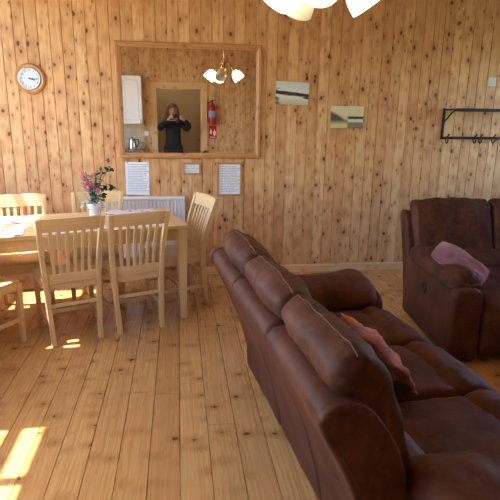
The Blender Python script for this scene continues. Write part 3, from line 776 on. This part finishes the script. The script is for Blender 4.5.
LM = M['leather']; M['gapcloth'] = plain('dark_gap_fabric', srgb(30,20,18), .9)
def sofa(name, loc, rz, nmod, mw, aw, wing_half, label, cat, zs=1.0, handle=0, seed=0, depth=1.0, arml=1.0):
    """local x = along the sofa, local y = forward (seat direction), z up"""
    r = empty(name, loc, rz); tag(r, label, cat); hw = nmod*mw/2; OUT = hw + aw
    def P(l): return [(a, b*zs) for a, b in l]
    B = lambda mb, nm, **k: mb.build(nm, LM, r, smooth=True, angle=180, **k)
    # base box and dark feet
    q = MB(); q.loft([[(-OUT+.06, .10, .05), (OUT-.06, .10, .05), (OUT-.06, .10, .36*zs), (-OUT+.06, .10, .36*zs)], [(-OUT+.06, .70*depth, .05), (OUT-.06, .70*depth, .05), (OUT-.06, .70*depth, .36*zs), (-OUT+.06, .70*depth, .36*zs)]])
    q.build('base', LM, r)
    for sx in (-1, 1):
        for y in (.16, .66*depth):
            f = MB(); f.box((sx*(OUT-.14), y, .028), (.09, .09, .056)); f.build('foot', M['black'], r, bevel=.006)
    # outer back panels, one per seat, with rolled shoulder
    ww = 2*wing_half/nmod
    for k in range(nmod):
        a = -wing_half + ww*k
        back = P([(.015,.05),(-.015,.2),(-.075,.42),(-.155,.62),(-.215,.74),(-.242,.80),(-.232,.835),(-.185,.852),(-.130,.835),(-.07,.76),(-.01,.62),(.03,.46),(.06,.25),(.08,.06)])
        B(sweep(back, a+.008, a+ww-.008, er=.022, n=56, m=22, wr=.004, ws=6, seams=((.44,.006,.012),), seed=k+seed, flare=0), 'back_panel')
    for k in range(1, nmod):
        a = -wing_half + ww*k
        gap = P([(.02,.07),(-.01,.2),(-.068,.42),(-.146,.62),(-.204,.74),(-.232,.795),(-.224,.826),(-.183,.842),(-.134,.826),(-.07,.75),(-.015,.62),(.02,.46),(.05,.25),(.07,.07)])
        sweep(gap, a-.024, a+.024, er=.004, n=44, m=4, wr=0).build('gap_fabric', M['gapcloth'], r, smooth=True, angle=180)
    # end wings: shoulder side curving forward over the arm rear
    for sgn in (-1, 1):
        wing = P([(.018,.06),(-.02,.22),(-.08,.42),(-.16,.62),(-.220,.745),(-.247,.80),(-.237,.838),(-.18,.856),(-.115,.838),(-.05,.76),(.0,.65),(.03,.53),(.05,.40),(.08,.2),(.09,.06),(.05,.05)])
        a = sgn*wing_half; s0, s1 = (a, a+.05) if sgn < 0 else (a-.05, a)
        B(sweep(wing, s0, s1, er=.012, n=56, m=6, wr=.002, seed=9+sgn), 'wing')
    # head pillow, lumbar pillow, seat cushion, front pad per seat
    cw_ = (2*(wing_half-.045))/nmod
    for k in range(nmod):
        a = -wing_half + .045 + cw_*k
        head = P([(-.170,.845),(-.190,.90),(-.172,.938),(-.120,.957),(-.055,.93),(-.008,.84),(.028,.74),(.062,.63),(.09,.55),(.03,.52),(-.03,.62),(-.09,.74),(-.14,.81)])
        hm = sweep(head, a+.004, a+cw_-.004, er=.035, n=72, m=40, wr=.008, ws=7, crown=.018, seams=((.19,.006,.02),), gather=.004, stretch=(2.4,.7,.7), seed=k*2+seed)
        hc = B(hm, 'head_cushion'); q = MB(); q.tube([rg_[10] for rg_ in hm.rings[4:-4]], .0026, 6); q.build('piping', M['piping'], hc, smooth=True)
        a2 = -hw + mw*k
        lum = P([(.0,.545),(.07,.57),(.14,.56),(.20,.51),(.22,.45),(.18,.39),(.08,.38),(.0,.44)])
        B(sweep(lum, a2+.004, a2+mw-.004, er=.04, n=44, m=26, wr=.005, ws=8, crown=.01, gather=.004, seed=k*3+1+seed), 'lumbar_cushion')
        D = depth
        seat = P([(.13,.36),(.13,.445),(.25,.468),(.42*D,.474),(.58*D,.47),(.65*D,.44),(.66*D,.38),(.57*D,.34),(.35,.33)])
        B(sweep(seat, a2+.003, a2+mw-.003, er=.035, n=48, m=28, wr=.010, ws=6, crown=.014, stretch=(1.2,.6,1), seams=((.52,.008,.012),), gather=.002, seed=k*5+2+seed), 'seat_cushion')
        pad = P([(.58*D,.40),(.61*D,.465),(.68*D,.485),(.76*D,.455),(.84*D,.40),(.89*D,.32),(.90*D,.22),(.87*D,.12),(.82*D,.06),(.70*D,.05),(.60*D,.2)])
        B(sweep(pad, a2+.004, a2+mw-.004, er=.035, n=48, m=28, wr=.011, ws=6, crown=.014, stretch=(1.3,.8,.6), seams=((.42,.009,.014),(.15,.006,.012)), gather=.003, seed=k*7+3+seed), 'front_pad')
    # arms
    for sgn in (-1, 1):
        i0, i1 = hw+.002, OUT
        def A(l): return [(sgn*(i0 + x*(i1-i0)), z*zs) for x, z in l]
        side = A([(0,.10),(0,.45),(.10,.53),(.5,.55),(.9,.53),(1.0,.46),(1.0,.30),(.99,.03),(.5,.015),(.06,.02)])
        B(sweep(side, .02, .80*depth*arml, axis='d', er=.03, n=44, m=26, wr=.004, ws=4, seed=20+sgn+seed), 'arm')
        pad = A([(-.04,.47),(-.09,.545),(.04,.60),(.35,.630),(.70,.622),(.97,.585),(1.05,.545),(1.0,.50),(.6,.48),(.3,.48)])
        B(sweep(pad, .03, .80*depth*arml, axis='d', er=.085, n=48, m=30, wr=.012, ws=6, crown=.006, gather=.004, stretch=(.8,1.5,.8), seed=30+sgn+seed), 'arm_pad')
        frt = A([(.04,.03),(.01,.25),(.02,.45),(.12,.52),(.5,.545),(.86,.53),(.98,.47),(.97,.22),(.93,.03),(.5,.02)])
        B(sweep(frt, .77*depth*arml, .845*depth*arml, axis='d', er=.025, n=44, m=6, wr=.003, ws=6, seed=40+sgn+seed), 'arm_front')
        q = MB(); q.tube([(sgn*(OUT+.002), .035+.73*depth*arml*t, (.515-.02*sin(pi*t))*zs) for t in [i/12 for i in range(13)]], .004, 6); q.build('piping', M['piping'], r, smooth=True)
    if handle:
        sx = handle*OUT
        q = MB(); q.lathe([(.001,0),(.030,0),(.032,.004),(.026,.009),(.020,.004),(.001,.004)], n=24, mat=Matrix.Rotation(handle*pi/2, 3, 'Y') @ Matrix.Diagonal((1.45, 1, 1))); q.build('recliner_latch', M['black'], r, smooth=True, loc=(sx + handle*.001, .47, .38*zs))
    return r
u_ang = math.atan2(.994, -.108)
# sofa 1: +x local runs away from the camera; forward must be to the right -> mirror-free: local y = u rotated +90 is left, so run +x towards the camera
sofa('sofa', (.488, 1.93, 0), u_ang - pi, 3, .48, .325, .825, 'brown three-seat leather sofa in the foreground, seen from behind', 'sofa', seed=1, depth=1.0, arml=.93)
# sofa 2: faces the camera
sofa('recliner_sofa', (2.79, 3.70, 0), R(-6.1) + pi, 3, .533, .20, .995, 'dark brown leather recliner sofa against the back wall, at the right', 'sofa', zs=.95, handle=1, seed=4, depth=1.12, arml=1.02)

# ------------------------------------------------------------------ cushions
def pillow_mat(name, c1, c2, c3):
    m, t, b = newmat(name); N = NT(t); tc = t.nodes.new('ShaderNodeTexCoord')
    n = N.noise(tc.outputs['Object'], 9, 3, .5, .8); n2 = N.noise(tc.outputs['Object'], 260, 2)
    c = N.mix(N.step(n, .40, .5), c3, c1); c = N.mix(N.step(n, .52, .62), c, c2)
    t.links.new(c, b.inputs['Base Color']); b.inputs['Roughness'].default_value = .9; b.inputs['Sheen Weight'].default_value = .3
    bp = t.nodes.new('ShaderNodeBump'); bp.inputs['Strength'].default_value = .3; bp.inputs['Distance'].default_value = .002
    t.links.new(n2, bp.inputs['Height']); t.links.new(bp.outputs[0], b.inputs['Normal']); return m
def pillow(name, mat, w_, h_, th_, M4, label, wr=.012, seed=0, bend=0):
    mb = MB(); n = 30; top, bot = [], []
    for j in range(n+1):
        for i in range(n+1):
            u, v = i/n*2-1, j/n*2-1
            pin = 1 - .10*(1-u*u)*0
            x = u*w_/2*(1 - .07*(1-abs(u))*0 - .06*(1-v*v)*abs(u)**3*-1*-1); y = v*h_/2
            rr_ = 1 - .10*(abs(u)*abs(v))**1.5; x *= rr_; y *= rr_
            f = max(0, (1-abs(u)**2.4))**.55*max(0, (1-abs(v)**2.4))**.55
            wq = wr*mn.noise(Vector((u*2.3+seed, v*2.3, .3)))*(.4+f) + wr*.5*mn.noise(Vector((u*6+seed, v*6, 2)))*f
            bz = bend*(u*u) 
            top.append((x, y, th_/2*f + wq + bz)); bot.append((x, y, -th_/2*f + wq + bz))
    fs = []
    for j in range(n):
        for i in range(n):
            a = j*(n+1)+i; fs.append((a, a+1, a+n+2, a+n+1))
    N_ = (n+1)**2
    mb.add(top+bot, fs + [tuple(N_+k for k in reversed(f)) for f in fs])
    o = mb.build(name, mat, smooth=True, angle=180); o.matrix_world = M4
    bm_ = o.modifiers.new('weld', 'WELD'); bm_.merge_threshold = .0005
    return tag(o, label, 'cushion')
def frame4(c, x, y):
    x = Vector(x).normalized(); z = x.cross(Vector(y)).normalized(); y = z.cross(x)
    m = Matrix((x, y, z)).transposed().to_4x4(); m.translation = Vector(c); return m
pillow('scatter_cushion', pillow_mat('pink_orange_print', srgb(186,112,112), srgb(204,136,104), srgb(140,98,140)), .52, .22, .07,
       frame4((.815, 1.93, .585), (.14, -.85, -.06), (-.62, -.1, .78)), 'crumpled pink and orange cushion slumped between seat and back of the foreground sofa', wr=.03, seed=2)
pillow('scatter_cushion', pillow_mat('mauve_pink_print', srgb(160,106,112), srgb(170,114,120), srgb(148,100,112)), .42, .26, .12,
       frame4((1.915, 3.2, .575), (.62, -.50, -.42), (.45, .72, .32)), 'plump mauve pink cushion leaning on the arm of the recliner sofa by the back wall', wr=.012, seed=5)

# ------------------------------------------------------------------ south wall things (seen in the mirror)
fe = empty('fire_extinguisher', (.65, YS, 1.36)); tag(fe, 'red fire extinguisher hung beside the doorway, seen in the mirror', 'fire extinguisher')
q = MB(); q.lathe([(.055,0),(.068,.01),(.07,.03),(.07,.32),(.06,.36),(.03,.39),(.022,.41),(.022,.42)], c=(0,.085,0), n=28); q.build('cylinder', M['red'], fe, smooth=True)
q = MB(); q.lathe([(.0712,.14),(.0712,.26)], c=(0,.085,0), n=28); q.build('label_band', plain('label_blue_white', srgb(150,150,190), .5), fe, smooth=True)
q = MB(); q.box((0,.085,.43), (.04,.04,.03)); q.box((.03,.085,.455), (.10,.02,.012)); q.build('valve', M['black'], fe, bevel=.003)
q = MB(); q.tube([(-.02,.085,.43),(-.07,.1,.41),(-.088,.11,.34),(-.085,.11,.15),(-.08,.11,.06)], .009, 8); q.build('hose', M['black'], fe, smooth=True)
q = MB(); q.box((0,.008,.25), (.05,.016,.1)); q.build('bracket', M['metal_dark'], fe)
sg = empty('fire_sign', (.665, YS+.003, 1.22)); tag(sg, 'red fire sign with white flame symbols under the extinguisher', 'sign')
q = MB(); q.box((0,0,0), (.15,.004,.25)); q.build('plate', M['redsign'], sg)
q = MB()
for cx_, cz_, sc in ((-.035,.02,.06), (.035,.0,.075)):
    ring = [(cx_+sc*.5*x, cz_+sc*z) for x, z in ((-.4,-.9),(-.7,-.4),(-.55,.1),(-.2,.35),(-.15,.9),(.3,.4),(.35,.05),(.6,.3),(.75,-.3),(.4,-.9))]
    q.loft([[(x, .002, z) for x, z in ring], [(x, .004, z) for x, z in ring]])
q.box((0,.003,-.095), (.11,.002,.012)); q.build('flame_symbol', M['whitepaint'], sg)
swp = empty('light_switch', (-.62, YS, 1.19)); tag(swp, 'white light switch plate left of the doorway in the mirror', 'switch')
q = MB(); q.box((0,.005,0), (.10,.01,.09)); q.build('plate', M['white'], swp, bevel=.003)
q = MB(); q.box((0,.013,0), (.02,.008,.03)); q.build('rocker', M['white'], swp, bevel=.002)
def cupboard(name, x0, x1, z0, z1, dep, label, arch):
    e = empty(name, ((x0+x1)/2, YS, z0)); tag(e, label, 'cupboard'); W_, H_ = x1-x0, z1-z0
    q = MB(); q.box((0, dep/2, H_/2), (W_-.002, dep-.002, H_)); q.build('body', M['white'], e, bevel=.002)
    d = MB(); d.box((0, dep+.009, H_/2), (W_-.006, .018, H_-.006)); do = d.build('door', M['white'], e, bevel=.003)
    # raised arched panel outline
    q = MB(); pts = [(-W_/2+.06, dep+.02, .07), (W_/2-.06, dep+.02, .07), (W_/2-.06, dep+.02, H_-.12)]
    if arch: pts += [(cos(a)*(W_/2-.06), dep+.02, H_-.12+sin(a)*.05) for a in [pi*k/10 for k in range(1, 10)]]
    pts += [(-W_/2+.06, dep+.02, H_-.12), (-W_/2+.06, dep+.02, .07)]
    q.tube(pts, .005, 6); q.build('door_moulding', plain('moulding_grey_white', srgb(205,208,212), .4) if 'moulding_grey_white' not in bpy.data.materials else bpy.data.materials['moulding_grey_white'], do)
    for zz in ((.07, .03) if arch else (H_-.06,)):
        k_ = MB(); k_.lathe([(.006,0),(.006,.012),(.013,.02),(.001,.026)], c=(W_/2-.035, dep+.018, zz), n=14, mat=Matrix.Rotation(-pi/2, 3, 'X')); k_.build('knob', M['steel'], do, smooth=True)
cupboard('wall_cupboard', -1.055, -.655, 1.37, 2.22, .28, 'white wall cupboard with arched door panel, at the left of the mirror view', True)
cupboard('wall_cupboard', -1.46, -1.06, 1.37, 2.22, .28, 'white wall cupboard next to the corner, out of the mirror view', True)
cupboard('base_cupboard', -1.055, -.655, 0, .86, .56, 'white base cupboard under the worktop nearest the doorway', False)
cupboard('base_cupboard', -1.46, -1.06, 0, .86, .56, 'white base cupboard under the worktop next to the corner', False)
q = MB(); q.box((-1.2, YS+.30, .88), (1.11, .60, .036)); o = q.build('worktop', M['worktop'], bevel=.004); tag(o, 'grey kitchen worktop on the base cupboards', 'worktop')
tm, t, b = newmat('splashback_tiles'); bk = t.nodes.new('ShaderNodeTexBrick'); bk.offset = 0; tcn = t.nodes.new('ShaderNodeTexCoord'); mp = t.nodes.new('ShaderNodeMapping'); mp.inputs['Rotation'].default_value = (pi/2, 0, 0)
t.links.new(tcn.outputs['Object'], mp.inputs[0]); t.links.new(mp.outputs[0], bk.inputs['Vector']); bk.inputs['Scale'].default_value = 5; bk.inputs['Brick Width'].default_value = .5; bk.inputs['Row Height'].default_value = .5; bk.inputs['Mortar Size'].default_value = .02
bk.inputs['Color1'].default_value = srgb(214,196,160); bk.inputs['Color2'].default_value = srgb(224,212,182); bk.inputs['Mortar'].default_value = srgb(190,184,172); t.links.new(bk.outputs[0], b.inputs['Base Color']); b.inputs['Roughness'].default_value = .2
q = MB(); q.box((-1.2, YS+.005, 1.133), (1.1, .01, .468)); struct(q.build('wall_splashback', tm))
kt = empty('kettle', (-.86, YS+.30, .899)); tag(kt, 'shiny steel kettle standing on the kitchen worktop', 'kettle')
q = MB(); q.lathe([(.078,0),(.08,.02),(.075,.1),(.062,.18),(.055,.2),(.03,.212),(.002,.214)], n=28); q.build('body', M['steel'], kt, smooth=True)
q = MB(); q.tube([(.06,0,.18),(.11,0,.19),(.125,0,.12),(.08,0,.04)], .011, 8); q.build('handle', M['black'], kt, smooth=True)
q = MB(); q.lathe([(.012,.212),(.012,.228),(.001,.232)], n=14); q.build('lid_knob', M['black'], kt, smooth=True)
q = MB(); q.tube([(-.05,0,.15),(-.09,0,.19)], [.022,.012], 10); q.build('spout', M['steel'], kt, smooth=True)

# ------------------------------------------------------------------ photographer (seen in the mirror)
def skin_obj(name, verts, edges, radii, mat, parent=None, root=0, lev=2):
    me = bpy.data.meshes.new(name); me.from_pydata([tuple(v) for v in verts], edges, []); me.materials.append(mat)
    o = bpy.data.objects.new(name, me); COL.objects.link(o)
    if parent: o.parent = parent
    s = o.modifiers.new('skin', 'SKIN'); s.use_smooth_shade = True
    for i, r_ in enumerate(radii):
        sv = me.skin_vertices[0].data[i]; sv.radius = r_ if isinstance(r_, tuple) else (r_, r_); sv.use_root = (i == root)
    m = o.modifiers.new('sub', 'SUBSURF'); m.levels = lev; m.render_levels = lev
    return o
px0, py0 = -.10, -.40
pr = empty('person', (px0, py0, 0)); tag(pr, 'long-haired person in dark clothes holding up a phone, reflected in the mirror', 'person')
V = [(0,0,.96),(0,-.01,1.08),(0,-.01,1.22),(0,-.01,1.36),(0,0,1.435),(0,.01,1.50),(0,.02,1.56),(0,.03,1.62),(0,.02,1.675),   # 0-8 spine,neck,head
     (-.15,0,1.39),(-.25,.03,1.27),(-.225,.22,1.34),(-.05,.30,1.475),                        # 9-12 left arm (viewer left)
     (.15,0,1.39),(.27,.03,1.26),(.31,.20,1.34),(.185,.30,1.475),                            # 13-16 right arm
     (-.095,0,.90),(-.10,.01,.50),(-.10,-.02,.10),(-.10,.02,.04),(-.10,.14,.035),
     (.095,0,.90),(.10,.01,.50),(.10,-.02,.10),(.10,.02,.04),(.10,.14,.035)]
E_ = [(0,1),(1,2),(2,3),(3,4),(4,5),(5,6),(6,7),(7,8),(3,9),(9,10),(10,11),(11,12),(3,13),(13,14),(14,15),(15,16),(0,17),(17,18),(18,19),(19,20),(20,21),(0,22),(22,23),(23,24),(24,25),(25,26)]
Rr = [(.15,.11),(.12,.09),(.13,.10),(.13,.10),(.055,.055),(.052,.055),(.068,.08),(.078,.092),(.06,.07),.055,.042,.036,.024,.055,.042,.036,.024,.09,.058,.038,.04,.035,.09,.058,.038,.04,.035]
body = skin_obj('body', V, E_, Rr, M['skin'], pr)
# hands: palms + five fingers each
def hand(wrist, sgn):
    vs_ = [Vector(wrist), Vector(wrist)+Vector((0,.035,.03))]; ed = [(0,1)]; rd_ = [.022, (.03,.018)]
    px_ = -sgn
    for k, (L, zoff) in enumerate(((.062,.028),(.070,.008),(.064,-.012),(.050,-.03))):
        b0 = len(vs_); p = vs_[1] + Vector((px_*.012, .012, zoff))
        vs_ += [p, p + Vector((px_*L*.45, .022, .004)), p + Vector((px_*L*.95, .012, .004))]; ed += [(1,b0),(b0,b0+1),(b0+1,b0+2)]; rd_ += [.0095,.0085,.007]
    b0 = len(vs_); p = vs_[0] + Vector((px_*.02, .0, .03)); vs_ += [p, p + Vector((px_*.028, -.002, .022)), p + Vector((px_*.05, .006, .03))]; ed += [(0,b0),(b0,b0+1),(b0+1,b0+2)]; rd_ += [.011,.0095,.008]
    return vs_, ed, rd_
for wr_, s in ((V[12], -1), (V[16], 1)):
    skin_obj('hand', *hand(wr_, s), M['skin'], pr, root=1)
# clothing: dark jacket with sleeves, dark trousers, shoes
jv = [(0,0,.90),(0,-.01,1.07),(0,-.01,1.22),(0,-.01,1.36),(0,0,1.42),(-.155,0,1.385),(-.255,.03,1.265),(-.225,.22,1.34),(.155,0,1.385),(.275,.03,1.255),(.31,.20,1.34),(-.07,.28,1.455),(.20,.28,1.455)]
skin_obj('jacket', jv, [(0,1),(1,2),(2,3),(3,4),(3,5),(5,6),(6,7),(3,8),(8,9),(9,10),(10,12),(7,11)], [(.195,.15),(.155,.12),(.155,.12),(.15,.12),(.085,.08),.07,.06,.054,.07,.06,.054,.038,.038], M['darkcloth'], pr, root=3)
skin_obj('trousers', [(0,0,1.04),(0,0,.93),(-.1,0,.86),(-.10,.01,.5),(-.10,-.02,.12),(.1,0,.86),(.10,.01,.5),(.10,-.02,.12)], [(0,1),(1,2),(2,3),(3,4),(1,5),(5,6),(6,7)], [(.172,.13),(.18,.138),.105,.075,.06,.105,.075,.06], M['darkcloth'], pr, root=1)
for s in (-1, 1): skin_obj('shoe', [(s*.1,-.04,.05),(s*.1,.03,.05),(s*.1,.16,.035)], [(0,1),(1,2)], [.048,(.05,.05),(.042,.032)], M['black'], pr, root=1)
q = MB(); hp = []
for i, (z, ry, rx, oy) in enumerate(((1.755,.01,.01,0),(1.745,.055,.05,0),(1.71,.098,.084,-.005),(1.65,.120,.108,-.02),(1.58,.115,.125,-.02),(1.50,.115,.14,-.01),(1.42,.10,.145,0),(1.34,.07,.13,-.03),(1.30,.03,.08,-.06))):
    hp.append([Vector((rx*cos(2*pi*k/28)*(1+.05*sin(5*k)), .02+oy+ry*sin(2*pi*k/28)*(1+.04*cos(7*k)), z)) for k in range(28)])
# keep the face open: pull front ring points back below the fringe
for ri, ring in enumerate(hp):
    if 3 <= ri:
        for p in ring:
            if p.y > .055 and abs(p.x) < .075: p.y = .055 - .02*(1-abs(p.x)/.075)
q.loft(hp); q.build('hair', M['hair'], pr, smooth=True, angle=180)
eyem = plain('eye_dark', srgb(40,28,22), .2); lipm = plain('lips', srgb(170,90,84), .5)
for s in (-1, 1):
    q = MB(); q.lathe([(.001,-.006),(.008,-.003),(.010,0),(.008,.004),(.001,.006)], c=(s*.03, .108, 1.625), n=12, mat=Matrix.Rotation(-pi/2, 3, 'X')); q.build('eye', eyem, pr, smooth=True)
q = MB(); q.loft([[(-.006,.11,1.63),(.006,.11,1.63),(0,.118,1.63)],[(-.012,.11,1.592),(.012,.11,1.592),(0,.136,1.595)],[(-.006,.108,1.584),(.006,.108,1.584),(0,.112,1.584)]]); q.build('nose', M['skin'], pr, smooth=True)
q = MB(); q.tube([(-.022,.098,1.565),(0,.106,1.563),(.022,.098,1.565)], [.003,.006,.003], 8); q.build('mouth', lipm, pr, smooth=True)
ph = empty('phone', (.0, -.035, 1.55)); tag(ph, 'black phone held up in both hands, seen in the mirror', 'phone')
q = MB(); q.box((-.03, 0, -.03), (.13, .009, .068)); q.build('body', M['black'], ph, bevel=.004)
q = MB(); q.box((-.03, -.0055, -.03), (.14, .001, .066)); q.build('screen', plain('phone_screen', srgb(30,34,44), .1), ph)

cl = empty('added_corridor_light', (-.1, YS-.9, 2.66)); tag(cl, 'unseen round white light added to brighten the corridor behind the doorway', 'lamp')  # unseen glowing fixture, added to brighten the corridor past the doorway
q = MB(); q.lathe([(.12,0),(.12,-.02),(.10,-.03),(.001,-.03)], n=28); q.build('base', M['white'], cl, smooth=True)
q = MB(); q.lathe([(.11,-.02),(.12,-.04),(.09,-.075),(.001,-.09)], n=28); q.build('diffuser', frosted('added_light_glow', 14), cl, smooth=True)
